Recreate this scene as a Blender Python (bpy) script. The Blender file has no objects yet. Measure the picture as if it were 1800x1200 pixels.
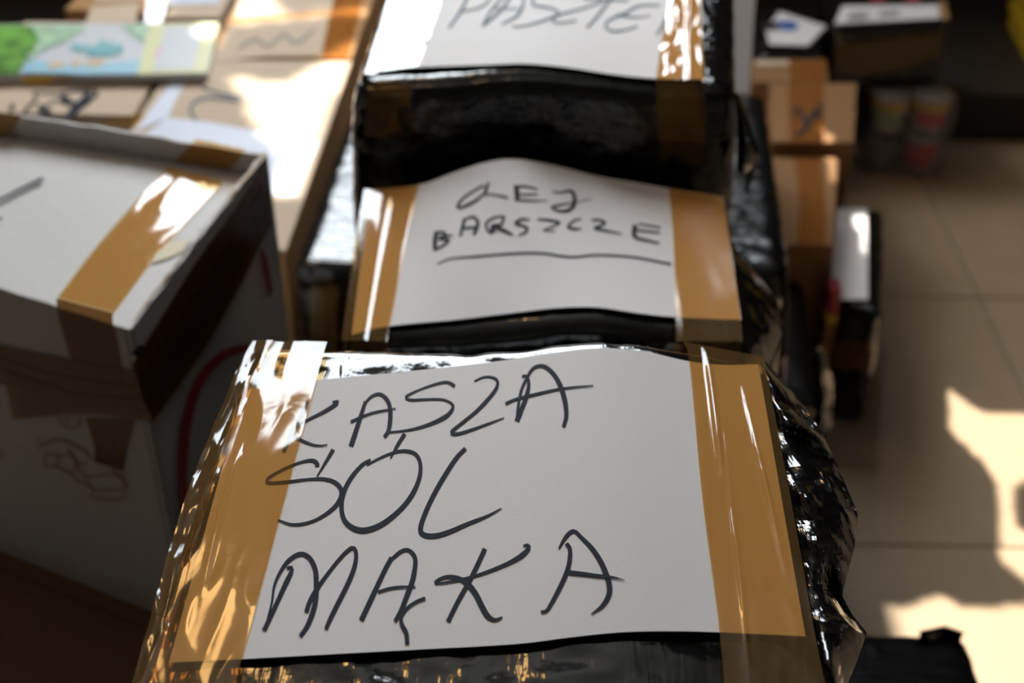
import bpy, math, random
import numpy as np
from mathutils import Vector, Matrix, noise

# ------------------------------------------------------------------ camera
SC = bpy.context.scene
F = 2300.0                       # focal length in pixels of the 1800x1200 frame
TH = math.radians(35.1)          # pitch below the horizon
PH = math.radians(1.83)          # small yaw to the left
CAM = np.array([0.0, 0.0, 1.195])
FW = np.array([-math.sin(PH)*math.cos(TH), math.cos(PH)*math.cos(TH), -math.sin(TH)])
RT = np.array([math.cos(PH), math.sin(PH), 0.0])
UP = np.cross(RT, FW)
cd = bpy.data.cameras.new('camera'); cam = bpy.data.objects.new('camera', cd)
SC.collection.objects.link(cam); SC.camera = cam
cd.sensor_width = 36.0; cd.lens = F*36.0/1800.0
cd.clip_start = 0.02
cd.dof.use_dof = True; cd.dof.focus_distance = 0.67; cd.dof.aperture_fstop = 6.2
cam.matrix_world = Matrix(((RT[0], UP[0], -FW[0], CAM[0]), (RT[1], UP[1], -FW[1], CAM[1]),
                           (RT[2], UP[2], -FW[2], CAM[2]), (0, 0, 0, 1)))
# ------------------------------------------------------------------ sky, sun, exposure
WALL_Y = 3.0; SUN_A = -0.15; SUN_T = 1.35        # direction to the sun: (SUN_A, 1, SUN_T)
SKY = 16.0
world = bpy.data.worlds.new('world'); SC.world = world; world.use_nodes = True
bg = world.node_tree.nodes['Background']
bg.inputs[0].default_value = (0.84, 0.91, 0.96, 1); bg.inputs[1].default_value = SKY
sd = bpy.data.lights.new('sun', 'SUN'); sun = bpy.data.objects.new('sun', sd); SC.collection.objects.link(sun)
sd.energy = 13.0; sd.angle = math.radians(0.3); sd.color = (1.0, 0.95, 0.87)
sun.rotation_euler = Vector((SUN_A, 1, SUN_T)).to_track_quat('Z', 'Y').to_euler()
SC.view_settings.view_transform = 'Standard'
SC.view_settings.look = 'None'
SC.view_settings.gamma = 1.0
SC.view_settings.use_curve_mapping = False
SC.view_settings.exposure = 0.0
for (x0, x1) in ((-0.95, 0.35),):   # portals: guide sky sampling through the window openings
    pd = bpy.data.lights.new('window_portal', 'AREA'); po = bpy.data.objects.new('window_portal', pd)
    SC.collection.objects.link(po); pd.shape = 'RECTANGLE'; pd.size = x1-x0; pd.size_y = 1.5
    pd.cycles.is_portal = True
    po.location = ((x0+x1)/2, WALL_Y+0.03, 1.96); po.rotation_euler = (math.radians(-90), 0, 0)

# ------------------------------------------------------------------ helpers
random.seed(4)
def ray(x, y):
    return FW*F + RT*(x-900.0) - UP*(y-600.0)
def W(x, y, z):                       # frame pixel -> point at height z
    d = ray(x, y); return CAM + d*((z-CAM[2])/d[2])
def WP(x, y, p0, n):                  # frame pixel -> point on a plane
    d = ray(x, y); p0 = np.array(p0, float); n = np.array(n, float)
    return CAM + d*(((p0-CAM) @ n)/(d @ n))
def onH(H, off=0.0):                  # frame pixel -> point on a height field
    def f(x, y):
        z = H(0.0, 0.9)
        for _ in range(14):
            p = W(x, y, z+off); z = 0.5*z + 0.5*H(p[0], p[1])
        p = W(x, y, z+off); return p
    return f
def onplane(p0, n, off=0.0):
    n = np.array(n, float); n /= np.linalg.norm(n)
    return lambda x, y: WP(x, y, np.array(p0)+n*off, n)

MATS = {}
def nt_new(name):
    m = bpy.data.materials.new(name); m.use_nodes = True; MATS[name] = m
    nt = m.node_tree; b = nt.nodes['Principled BSDF']; return m, nt, b
def N(nt, t, **kw):
    n = nt.nodes.new(t)
    for k, v in kw.items():
        if hasattr(n, k) and k not in n.inputs: setattr(n, k, v)
        else: n.inputs[k].default_value = v
    return n
def plain(name, col, rough=0.6, bump=0.0, scale=80.0, var=0.0, spec=0.5, stretch=(1, 1, 1), metal=0.0):
    m, nt, b = nt_new(name)
    b.inputs['Base Color'].default_value = (*col, 1); b.inputs['Roughness'].default_value = rough
    b.inputs['Specular IOR Level'].default_value = spec; b.inputs['Metallic'].default_value = metal
    if bump or var:
        tc = N(nt, 'ShaderNodeTexCoord'); mp = N(nt, 'ShaderNodeMapping')
        mp.inputs['Scale'].default_value = stretch
        nt.links.new(tc.outputs['Object'], mp.inputs['Vector'])
        nz = N(nt, 'ShaderNodeTexNoise'); nz.inputs['Scale'].default_value = scale; nz.inputs['Detail'].default_value = 5
        nt.links.new(mp.outputs[0], nz.inputs['Vector'])
        if bump:
            bp = N(nt, 'ShaderNodeBump'); bp.inputs['Strength'].default_value = bump; bp.inputs['Distance'].default_value = 0.002
            nt.links.new(nz.outputs[0], bp.inputs['Height']); nt.links.new(bp.outputs[0], b.inputs['Normal'])
        if var:
            cr = N(nt, 'ShaderNodeValToRGB')
            cr.color_ramp.elements[0].position = 0.3; cr.color_ramp.elements[1].position = 0.7
            cr.color_ramp.elements[0].color = (*[c*(1-var) for c in col], 1); cr.color_ramp.elements[1].color = (*[min(1, c*(1+var)) for c in col], 1)
            nt.links.new(nz.outputs[0], cr.inputs[0]); nt.links.new(cr.outputs[0], b.inputs['Base Color'])
    return m
def film(name, rough=0.10, s1=(70, 9, 20), d1=0.0012, s2=25, d2=0.003):
    m, nt, b = nt_new(name)
    b.inputs['Base Color'].default_value = (0.006, 0.006, 0.006, 1); b.inputs['Roughness'].default_value = rough
    b.inputs['IOR'].default_value = 1.6
    tc = N(nt, 'ShaderNodeTexCoord'); mp = N(nt, 'ShaderNodeMapping'); mp.inputs['Scale'].default_value = s1
    nt.links.new(tc.outputs['Object'], mp.inputs['Vector'])
    n1 = N(nt, 'ShaderNodeTexNoise'); n1.inputs['Scale'].default_value = 1.0; n1.inputs['Detail'].default_value = 3; n1.inputs['Distortion'].default_value = 0.6
    nt.links.new(mp.outputs[0], n1.inputs['Vector'])
    n2 = N(nt, 'ShaderNodeTexNoise'); n2.inputs['Scale'].default_value = s2; n2.inputs['Detail'].default_value = 4
    nt.links.new(tc.outputs['Object'], n2.inputs['Vector'])
    b1 = N(nt, 'ShaderNodeBump'); b1.inputs['Strength'].default_value = 1.0; b1.inputs['Distance'].default_value = d1
    b2 = N(nt, 'ShaderNodeBump'); b2.inputs['Strength'].default_value = 1.0; b2.inputs['Distance'].default_value = d2
    nt.links.new(n1.outputs[0], b1.inputs['Height']); nt.links.new(n2.outputs[0], b2.inputs['Height'])
    nt.links.new(b1.outputs[0], b2.inputs['Normal']); nt.links.new(b2.outputs[0], b.inputs['Normal'])
    return m
def tape_mat(name, tint, diff, fac, rough=0.07, bump=0.0006, sc=(30, 14, 30)):
    m = bpy.data.materials.new(name); m.use_nodes = True; MATS[name] = m; nt = m.node_tree
    nt.nodes.clear(); out = N(nt, 'ShaderNodeOutputMaterial')
    tr = N(nt, 'ShaderNodeBsdfTransparent'); tr.inputs[0].default_value = (*tint, 1)
    df = N(nt, 'ShaderNodeBsdfDiffuse'); df.inputs[0].default_value = (*diff, 1)
    gl = N(nt, 'ShaderNodeBsdfGlossy'); gl.inputs['Roughness'].default_value = rough
    fr = N(nt, 'ShaderNodeFresnel'); fr.inputs[0].default_value = 1.55
    mx = N(nt, 'ShaderNodeMixShader'); mx.inputs[0].default_value = fac
    ge = N(nt, 'ShaderNodeNewGeometry'); ir = N(nt, 'ShaderNodeMapRange')      # same reflectance seen from either side of the thin sheet
    ir.inputs['To Min'].default_value = 1.6; ir.inputs['To Max'].default_value = 1/1.6
    nt.links.new(ge.outputs['Backfacing'], ir.inputs['Value']); nt.links.new(ir.outputs['Result'], fr.inputs[0])
    m2 = N(nt, 'ShaderNodeMixShader')
    tc = N(nt, 'ShaderNodeTexCoord'); mp = N(nt, 'ShaderNodeMapping'); mp.inputs['Scale'].default_value = sc
    nz = N(nt, 'ShaderNodeTexNoise'); nz.inputs['Scale'].default_value = 1.0; nz.inputs['Detail'].default_value = 2.5; nz.inputs['Distortion'].default_value = 0.8
    bp = N(nt, 'ShaderNodeBump'); bp.inputs['Strength'].default_value = 1.0; bp.inputs['Distance'].default_value = bump
    L = nt.links.new
    L(tc.outputs['Object'], mp.inputs[0]); L(mp.outputs[0], nz.inputs['Vector']); L(nz.outputs[0], bp.inputs['Height'])
    L(bp.outputs[0], gl.inputs['Normal']); L(bp.outputs[0], fr.inputs['Normal'])
    L(tr.outputs[0], mx.inputs[1]); L(df.outputs[0], mx.inputs[2])
    L(fr.outputs[0], m2.inputs[0]); L(mx.outputs[0], m2.inputs[1]); L(gl.outputs[0], m2.inputs[2]); L(m2.outputs[0], out.inputs[0])
    return m

M_film = film('black_film', 0.09, (150, 16, 40), 0.0005, 32, 0.0009)
M_film_soft = film('black_film_soft', 0.16, (18, 150, 60), 0.0012, 40, 0.0010)
M_crinkle = film('black_film_crinkled', 0.07, (110, 70, 170), 0.0011, 55, 0.0012)
M_bag = film('black_bag', 0.08, (40, 40, 40), 0.0002, 70, 0.0004)
M_tape = tape_mat('brown_tape', (0.915, 0.65, 0.335), (0.60, 0.34, 0.12), 0.15)
M_tape_flat = tape_mat('brown_tape_smooth', (0.915, 0.65, 0.335), (0.60, 0.34, 0.12), 0.15, 0.10, 0.00015)
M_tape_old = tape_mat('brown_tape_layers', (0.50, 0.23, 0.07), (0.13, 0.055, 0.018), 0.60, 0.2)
M_clear = tape_mat('clear_wrap', (0.97, 0.97, 0.97), (0.8, 0.8, 0.85), 0.08, 0.08, 0.0011, (40, 14, 25))
M_paper = plain('white_paper', (0.82, 0.762, 0.735), 0.75, 0.06, 900)
M_ink = plain('marker_ink', (0.024, 0.029, 0.040), 0.8, spec=0.15)
M_inkthin = plain('marker_ink_faded', (0.13, 0.17, 0.20), 0.8, spec=0.15)
M_card = plain('cardboard', (0.40, 0.215, 0.09), 0.8, 0.10, 220, 0.05, 0.15)
M_kraft = plain('brown_kraft', (0.27, 0.135, 0.055), 0.8, 0.10, 220, 0.05, 0.2)
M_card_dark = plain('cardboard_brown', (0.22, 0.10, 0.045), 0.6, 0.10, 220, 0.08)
M_card_pale = plain('pale_cardboard', (0.60, 0.46, 0.335), 0.8, 0.08, 220, 0.04, 0.2)
M_wcard = plain('white_cardboard', (0.58, 0.545, 0.515), 0.6, 0.08, 200, 0.03)
M_wprint = plain('white_glossy_print', (0.70, 0.72, 0.82), 0.42, 0.15, 30, 0.0, 0.25, (1, 8, 1))
M_red = plain('red_print', (0.38, 0.02, 0.035), 0.5)
M_redline = plain('faded_red_print', (0.42, 0.20, 0.20), 0.6)
M_cream = plain('cream_patch', (0.80, 0.70, 0.50), 0.8)
M_tile = plain('beige_tile', (0.41, 0.29, 0.18), 0.33, 0.03, 14, 0.05)
M_grout = plain('grout', (0.12, 0.10, 0.08), 0.9)
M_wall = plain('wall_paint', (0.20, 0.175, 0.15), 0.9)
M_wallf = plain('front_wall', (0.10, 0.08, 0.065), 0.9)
M_ceil = plain('ceiling_paint', (0.26, 0.24, 0.215), 0.9)
M_dark = plain('dark_wood', (0.022, 0.015, 0.011), 0.6, 0.1, 30)
M_slab = plain('sun_blocker_grey', (0.3, 0.3, 0.3), 0.9)  # grey of the added sun-blocking slab
M_yellow = plain('yellow_plastic', (0.62, 0.40, 0.02), 0.4)
M_blue = plain('blue_print', (0.05, 0.12, 0.40), 0.4)
M_teal = plain('teal_print', (0.20, 0.50, 0.53), 0.5)
M_green = plain('leaf_green_print', (0.14, 0.34, 0.05), 0.4, 0.0, 40, 0.6)
M_greenp = plain('pale_green_print', (0.42, 0.60, 0.40), 0.4, 0.0, 50, 0.3)
M_sky = plain('sky_blue_print', (0.36, 0.60, 0.72), 0.4)
M_packw = plain('pack_white', (0.66, 0.66, 0.68), 0.35)
M_packy = plain('pack_yellow', (0.76, 0.74, 0.42), 0.35)
M_pink = plain('pink_print', (0.80, 0.50, 0.58), 0.4)
M_orange = plain('orange_print', (0.66, 0.45, 0.25), 0.5)
M_ylab = plain('label_yellow', (0.80, 0.50, 0.03), 0.35)
M_rlab = plain('label_red', (0.60, 0.03, 0.03), 0.35)
M_glab = plain('label_green', (0.35, 0.45, 0.2), 0.4)
M_cup = plain('cup_grey', (0.10, 0.09, 0.10), 0.3)
M_cupw = plain('cup_white', (0.5, 0.45, 0.42), 0.4)
M_text = plain('grey_print', (0.30, 0.28, 0.28), 0.6)

def mesh(name, v, f, mat, parent=None, smooth=True):
    me = bpy.data.meshes.new(name); me.from_pydata([tuple(map(float, p)) for p in v], [], [tuple(map(int, q)) for q in f]); me.update()
    if smooth: me.polygons.foreach_set('use_smooth', [True]*len(me.polygons))
    me.materials.append(mat)
    o = bpy.data.objects.new(name, me); SC.collection.objects.link(o); o.parent = parent
    return o
def thing(name, label, cat, group=None, loc=(0, 0, 0)):
    o = bpy.data.objects.new(name, None); SC.collection.objects.link(o); o.empty_display_size = 0.05
    o['label'] = label; o['category'] = cat
    if group: o['group'] = group
    return o
def struct(o): o['kind'] = 'structure'; return o
def solidify(o, t, off=-1):
    m = o.modifiers.new('thickness', 'SOLIDIFY'); m.thickness = t; m.offset = off; return o
def boxv(x0, x1, y0, y1, z0, z1):
    v = [(x0, y0, z0), (x1, y0, z0), (x1, y1, z0), (x0, y1, z0), (x0, y0, z1), (x1, y0, z1), (x1, y1, z1), (x0, y1, z1)]
    f = [(3, 2, 1, 0), (4, 5, 6, 7), (0, 1, 5, 4), (1, 2, 6, 5), (2, 3, 7, 6), (3, 0, 4, 7)]
    return v, f
def bevel(o, w=0.002, s=2):
    m = o.modifiers.new('bevel', 'BEVEL'); m.width = w; m.segments = s; m.limit_method = 'ANGLE'; return o
def box(name, x0, x1, y0, y1, z0, z1, mat, parent=None, bev=0.0):
    v, f = boxv(x0, x1, y0, y1, z0, z1); o = mesh(name, v, f, mat, parent, False)
    if bev: bevel(o, bev)
    return o
def prism(name, q, z0, z1, mat, parent=None, bev=0.003):   # q: FL, FR, BR, BL in plan
    v = [(p[0], p[1], z0) for p in q]+[(p[0], p[1], z1) for p in q]
    f = [(3, 2, 1, 0), (4, 5, 6, 7), (0, 1, 5, 4), (1, 2, 6, 5), (2, 3, 7, 6), (3, 0, 4, 7)]
    o = mesh(name, v, f, mat, parent, False)
    if bev: bevel(o, bev)
    return o
def interp(pl, n):
    pl = np.array(pl, float); s = np.r_[0, np.cumsum(np.linalg.norm(np.diff(pl, axis=0), axis=1))]
    t = np.linspace(0, s[-1], n); return np.stack([np.interp(t, s, pl[:, 0]), np.interp(t, s, pl[:, 1])], 1)
def smoothline(pl, n):
    pl = np.array(pl, float)
    if len(pl) < 3: return interp(pl, n)
    P = np.vstack([2*pl[0]-pl[1], pl, 2*pl[-1]-pl[-2]]); out = []
    for i in range(1, len(P)-2):
        for t in np.linspace(0, 1, 8, endpoint=False):
            a, b, c, d = P[i-1], P[i], P[i+1], P[i+2]
            out.append(0.5*((2*b)+(c-a)*t+(2*a-5*b+4*c-d)*t*t+(3*b-a-3*c+d)*t**3))
    out.append(P[-2]); return interp(out, n)
def patch(name, A, B, surf, mat, parent, nu=40, nv=30, fold=None, smooth=True):
    """sheet spanned between two outlines A and B lying on a surface"""
    a = smoothline(A, nu); b = smoothline(B, nu); v = []; f = []
    for j in range(nv):
        t = j/(nv-1)
        for i in range(nu):
            x, y = a[i]*(1-t)+b[i]*t; p = surf(x, y)
            if fold: p = p+np.array((0, 0, fold(i/(nu-1), t)))
            v.append(p)
    for j in range(nv-1):
        for i in range(nu-1):
            k = j*nu+i; f.append((k, k+nu, k+nu+1, k+1))
    a0, b0, c0 = np.array(v[f[0][0]]), np.array(v[f[0][1]]), np.array(v[f[0][2]])
    if np.cross(b0-a0, c0-a0) @ (CAM-a0) < 0: f = [q[::-1] for q in f]      # outer side faces the room
    return mesh(name, v, f, mat, parent, smooth)
def poly(name, pts, surf, mat, parent, thick=0.0):
    v = [surf(x, y) for x, y in pts]; f = tuple(range(len(pts))); a = [np.array(p) for p in v]
    nn = sum((np.cross(a[i]-a[0], a[i+1]-a[0]) for i in range(1, len(a)-1)), np.zeros(3))
    o = mesh(name, v, [f if nn @ (CAM-a[0]) > 0 else f[::-1]], mat, parent, False)
    return o
def stroke_geo(pts, w, surf, v, f):
    n = max(10, len(pts)*5); c = smoothline(pts, n)
    d = np.gradient(c, axis=0); d /= np.maximum(np.linalg.norm(d, axis=1, keepdims=True), 1e-6)
    nn = np.stack([-d[:, 1], d[:, 0]], 1)
    w = np.atleast_1d(np.array(w, float)); ww = np.interp(np.linspace(0, 1, n), np.linspace(0, 1, len(w)), w) if len(w) > 1 else np.full(n, w[0])
    b = len(v)
    for i in range(n):
        for s in (-1, 0, 1):
            q = c[i]+nn[i]*s*ww[i]/2; v.append(surf(q[0], q[1]))
    for i in range(n-1):
        for s in range(2):
            k = b+i*3+s; f.append((k, k+1, k+4, k+3))
def letter(name, strokes, surf, mat, parent, org=(0, 0), sc=1.0):
    v = []; f = []
    for k, (pts, w) in enumerate(strokes):
        px = [(org[0]+x/sc, org[1]+y/sc) for x, y in pts]
        sf = lambda x, y, k=k: surf(x, y)+np.array((0, 0, 0.00004*k))
        stroke_geo(px, w, sf, v, f)
    return mesh(name, v, f, mat, parent)
def inpoly(x, y, pl):
    c = False; n = len(pl)
    for i in range(n):
        x1, y1 = pl[i][:2]; x2, y2 = pl[i-1][:2]
        if (y1 > y) != (y2 > y) and x < (x2-x1)*(y-y1)/(y2-y1)+x1: c = not c
    return c
def nz(x, y, z): return noise.noise(Vector((x, y, z)))
def ridge(x, y, z): return 1-2*abs(noise.noise(Vector((x, y, z))))

def wrapped(name, q, z0, z1, parent, mat, H=None, n=46, rad=0.02, amp=0.004, seed=0, bulge=0.006, fs=22.0, topamp=0.35):
    """soft film-wrapped box over the plan quad q (FL, FR, BR, BL); H gives the top's height"""
    q = [np.array(p[:2], float) for p in q]
    lx = np.linalg.norm(q[1]-q[0]); ly = np.linalg.norm(q[3]-q[0]); lz = z1-z0
    hd = np.array((lx, ly, lz))/2; V = {}; verts = []; faces = []
    def vid(p):
        k = tuple(np.round(p, 6))
        if k not in V: V[k] = len(verts); verts.append(np.array(p))
        return V[k]
    g = np.linspace(-1, 1, n+1); g = np.sign(g)*(1-(1-abs(g))**1.25)
    for ax in range(3):
        for sg in (-1, 1):
            if ax == 2 and sg == -1: pass
            a1, a2 = (ax+1) % 3, (ax+2) % 3
            ids = np.zeros((n+1, n+1), int)
            for i in range(n+1):
                for j in range(n+1):
                    p = np.zeros(3); p[ax] = sg; p[a1] = g[i]; p[a2] = g[j]; ids[i, j] = vid(p)
            for i in range(n):
                for j in range(n):
                    t = (ids[i, j], ids[i+1, j], ids[i+1, j+1], ids[i, j+1]); faces.append(t if sg > 0 else t[::-1])
    out = []
    for p in verts:
        P = p*hd; c = np.clip(P, -(hd-rad), hd-rad); d = P-c; l = np.linalg.norm(d)
        nrm = d/l if l > 1e-9 else p
        if l > rad: P = c+d*rad/l
        u, v_, w = P/hd*0.5+0.5
        xy = (1-v_)*((1-u)*q[0]+u*q[1])+v_*((1-u)*q[3]+u*q[2])
        z = z0+w*lz
        side = max(0.0, 1-abs(nrm[2]))
        edge = (1-(2*w-1)**2)*(1-(2*u-1)**4*(abs(nrm[1])))*1.0
        b = bulge*edge*side
        r = (ridge(xy[0]*fs+seed, xy[1]*fs, z*fs*0.6)*0.6+ridge(xy[0]*fs*2.3, xy[1]*fs*2.3+seed, z*fs*1.7)*0.4)
        k = amp*r*(1 if side > 0.3 else topamp)
        ddir = q[1]-q[0]; ddir = ddir/np.linalg.norm(ddir); dn = np.array((-ddir[1], ddir[0]))
        n2 = ddir*nrm[0]+dn*nrm[1]
        X = np.array((xy[0]+n2[0]*(b+k), xy[1]+n2[1]*(b+k), z+nrm[2]*k*0.8))
        if H is not None:
            X[2] += (H(X[0], X[1])-z1)*max(0, min(1, (w-0.6)/0.4))
        if X[2] < z0: X[2] = z0
        out.append(X)
    return mesh(name, out, faces, mat, parent)

def crumple(name, inner, outer, zin, zout, drop, parent, mat, nu=34, nv=13, amp=0.006, seed=0, back=0.03, bul=0.012, plane=None):
    """crushed loose film between an inner edge on the box and a free outer outline"""
    nu *= 3; nv *= 3
    a = interp(inner, nu); b = interp(outer, nu); v = []; f = []
    rnd = random.Random(seed)
    waves = []
    for i in range(9):
        an = rnd.uniform(0, math.pi); fq = rnd.uniform(9, 20)*(1+i*0.35)
        waves.append((math.cos(an)*fq, math.sin(an)*fq, rnd.uniform(0, 9), 1/(1+i*0.45)))
    def tri(q): q = q % 2.0; return 1-abs(q-1)*2
    def disp(p):
        wx = p[0]+.012*nz(p[0]*25, p[1]*25, seed); wy = p[1]+.7*p[2]+.012*nz(p[0]*25+7, p[1]*25, seed)
        return sum(w*tri(c*wx*2+d*wy*2+ph) for c, d, ph, w in waves)/3.2
    for j in range(nv):
        t = j/(nv-1)
        for i in range(nu):
            x, y = a[i]*(1-t)+b[i]*t
            zi = zin(a[i][0], a[i][1]) if callable(zin) else zin
            z = zi*(1-t)+zout*t+bul*math.sin(math.pi*t)
            p = W(x, y, z) if plane is None else WP(x, y, (0, plane-bul*math.sin(math.pi*t), 0), (0, -1, 0))
            if 0 < j and 0 < i < nu-1:
                d = ray(x, y); d = d/np.linalg.norm(d); p = p-d*amp*min(1, t*3)*disp(p)*1.5
            v.append(p)
    for s in range(1, 9):                     # hang down and back under
        for i in range(nu):
            p = np.array(v[(nv-1)*nu+i]); e = s/8.0; p = p+np.array((-back*e**1.5, 0, -drop*e))
            p[0] += amp*.7*disp(p)*e; v.append(p)
    for j in range(nv+7):
        for i in range(nu-1):
            k = j*nu+i; f.append((k, k+nu, k+nu+1, k+1))
    return mesh(name, v, f, mat, parent, False)

# ------------------------------------------------------------------ floor
fl = struct(box('floor', -3, 3, -3, 2.44, -0.05, -0.004, M_grout))
GX, GY, TS = 0.72, 1.256, 0.5945
v, f = boxv(0.0015, TS-0.0015, 0.0015, TS-0.0015, -0.012, 0.0)
tm = None
for i in range(-4, 4):
    for j in range(-3, 2):
        if tm is None:
            o = mesh('tile', v, f, M_tile, fl, False); bevel(o, 0.0012, 2); tm = o
        else:
            o = tm.copy(); SC.collection.objects.link(o); o.parent = fl
        o.location = (GX+(i-1)*TS, GY+j*TS, 0)
struct(box('floor_platform', -3, 3, 2.44, 3.0, -0.05, 0.10, M_dark))
# ------------------------------------------------------------------ room shell
struct(box('wall_back', -3, 3, -3.1, -3.0, 0, 3.1, M_wall))
struct(box('wall_left', -3.1, -3.0, -3, 3, 0, 3.1, M_wall))
struct(box('wall_right', 3.0, 3.1, -3, 3, 0, 3.1, M_wall))
struct(box('ceiling', -3.1, 3.1, -3.1, 3.1, 3.1, 3.2, M_ceil))
def lit_floor(pl, z):                 # outline of a sunlit patch in the room -> where its light crosses the front wall
    o = []
    for x, y in pl:
        p = W(x, y, z); t = WALL_Y-p[1]; o.append((p[0]+SUN_A*t, p[2]+SUN_T*t))
    return o
OPEN = [lit_floor([(1662, 675), (1715, 716), (1850, 722), (2000, 722), (2000, 1150), (1850, 1070), (1773, 999), (1737, 962), (1754, 958), (1754, 885), (1744, 829), (1667, 760)], 0),
        lit_floor([(1521, 1051), (1592, 1060), (1630, 1042), (1651, 1038), (1677, 1051), (1692, 1061), (1750, 1057), (1800, 1051), (2050, 1040), (2050, 1300), (1640, 1300), (1557, 1110)], 0),
        lit_floor([(1438, 216), (1477, 248), (1447, 251)], 0.28),
        lit_floor([(1453, 274), (1471, 274), (1473, 326), (1457, 327)], 0.26),
        lit_floor([(1498, 376), (1529, 376), (1526, 456), (1514, 456), (1511, 412), (1500, 398)], 0.2)]
SHADE = [lit_floor([(1785, 862), (1812, 850), (1850, 890), (1812, 930), (1788, 922)], 0)]
def grid_plate(name, x0, x1, y0, y1, cs, keep, to3, mat):
    nx = int(round((x1-x0)/cs)); ny = int(round((y1-y0)/cs)); V = {}; v = []; f = []
    def vid(i, j):
        if (i, j) not in V: V[(i, j)] = len(v); v.append(to3(x0+i*cs, y0+j*cs))
        return V[(i, j)]
    for i in range(nx):
        for j in range(ny):
            if keep(x0+(i+.5)*cs, y0+(j+.5)*cs): f.append((vid(i, j), vid(i+1, j), vid(i+1, j+1), vid(i, j+1)))
    return solidify(mesh(name, v, f, mat, None, False), 0.02, 0)
def wall_keep(x, z):
    for s in SHADE:
        if inpoly(x, z, s): return True
    for p in OPEN:
        if inpoly(x, z, p): return False
    return not (1.22 < z < 2.7 and -0.93 < x < 0.42-0.111*z)
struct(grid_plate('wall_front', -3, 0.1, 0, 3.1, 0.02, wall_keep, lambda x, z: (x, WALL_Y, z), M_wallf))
struct(grid_plate('wall_front_sun_mask', 0.1, 1.3, 0, 3.1, 0.008, wall_keep, lambda x, z: (x, WALL_Y, z), M_wallf))  # unseen wall plate, holes cut to shape the sun patches on the right
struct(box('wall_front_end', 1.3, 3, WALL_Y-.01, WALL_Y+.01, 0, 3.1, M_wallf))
ZB = 5.0
def lit_high(pl, z):
    o = []
    for x, y in pl:
        p = W(x, y, z); t = (ZB-p[2])/SUN_T; o.append((p[0]+SUN_A*t, p[1]+t))
    return o
GAPS = [lit_high([(400, 132), (498, 147), (562, 108), (590, 88), (632, 66), (620, 108), (575, 215), (556, 262), (520, 350), (497, 450), (470, 420), (482, 340), (505, 285), (462, 240)], 0.45),
        lit_high([(398, 48), (402, 30), (425, 4), (430, -30), (470, -30), (484, 4), (494, 24), (585, 17), (650, 8), (645, 30), (585, 30), (480, 42)], 0.45),
        lit_high([(340, 36), (390, 30), (368, 78), (345, 66)], 0.465),
        lit_high([(262, -20), (300, -20), (285, 46), (256, 46)], 0.45)]
def slab_keep(x, y):
    for p in GAPS:
        if inpoly(x, y, p): return False
    return True
struct(grid_plate('ceiling_sun_blocker', -1.7, -0.125, 4.4, 5.75, 0.015, slab_keep, lambda x, y: (x, y, ZB), M_slab))  # unseen slab added outside, pierced so sun reaches the left cartons in patches
struct(box('trim_sun_blocker', -1.75, -0.10, 3.0, 4.4, ZB-0.1, ZB+0.1, M_slab))  # unseen arm carrying the added sun-blocking slab

# added unseen warm lamp, gives the film its golden glints
lamp = thing('added_glint_lamp', 'added warm round lamp, unseen, for golden glints on the film', 'lamp')
def disc(name, r, z0, z1, mat, parent, cx, cy, n=32):
    v = [(cx+r*math.cos(2*math.pi*i/n), cy+r*math.sin(2*math.pi*i/n), z) for z in (z0, z1) for i in range(n)]
    f = [tuple(range(n))[::-1], tuple(range(n, 2*n))]+[(i, (i+1) % n, n+(i+1) % n, n+i) for i in range(n)]
    return mesh(name, v, f, mat, parent, False)
m, nt, b = nt_new('added_lamp_glow'); b.inputs['Base Color'].default_value = (0.9, 0.7, 0.4, 1)
b.inputs['Emission Color'].default_value = (1.0, 0.55, 0.18, 1); b.inputs['Emission Strength'].default_value = 14.0
disc('added_lamp_base', 0.16, 3.06, 3.1, M_ceil, lamp, -0.82, 2.5); disc('added_lamp_shade', 0.14, 2.98, 3.06, m, lamp, -0.82, 2.5)

# ================================================================== front parcel (KASZA / SÓL / MĄKA)
def H1(x, y):
    s = max(0.0, min(1.0, (y-0.36)/0.28))
    return 0.737+0.012*math.exp(-((x-0.035)/0.055)**2)*(0.35+0.65*s)+0.003*math.exp(-((x+0.09)/0.04)**2)*(1-s) - 0.03*max(0, x-0.10)*1.0
g1 = thing('wrapped_parcel', 'black film-wrapped parcel in front with a sheet reading KASZA SÓL MĄKA', 'parcel', 'black film-wrapped parcels')
q1 = [W(205, 1290, .737), W(1462, 1290, .737), W(1338, 622, .737), W(440, 597, .737)]
def H1b(x, y): return H1(x, y)-0.0042
wrapped('film_wrapping', q1, 0.25, 0.737, g1, M_film, H1b, 80, 0.010, 0.0035, 1, 0.004, 26, 0.55)
s1 = patch('paper_sheet', [(428, 684), (490, 676), (556, 668), (700, 654), (850, 638), (960, 622), (1050, 612), (1130, 617), (1207, 634), (1270, 641), (1333, 640)],
           [(297, 1164), (425, 1158), (700, 1143), (900, 1132), (1000, 1120), (1090, 1111), (1180, 1109), (1265, 1111), (1416, 1118)],
           onH(H1), M_paper, g1, 60, 40)
def ribs(spec):
    def fn(u, t):
        z = 0.0
        for c, w, a, t0, t1, sl in spec:
            e = max(0.0, min(1, (t-t0)*8))*max(0.0, min(1, (t1-t)*8))
            z += a*math.exp(-(((u-c-sl*t))/w)**2)*e
        return z
    return fn
t1 = onH(H1, 0.0011); t1b = onH(H1, 0.0007)
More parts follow.
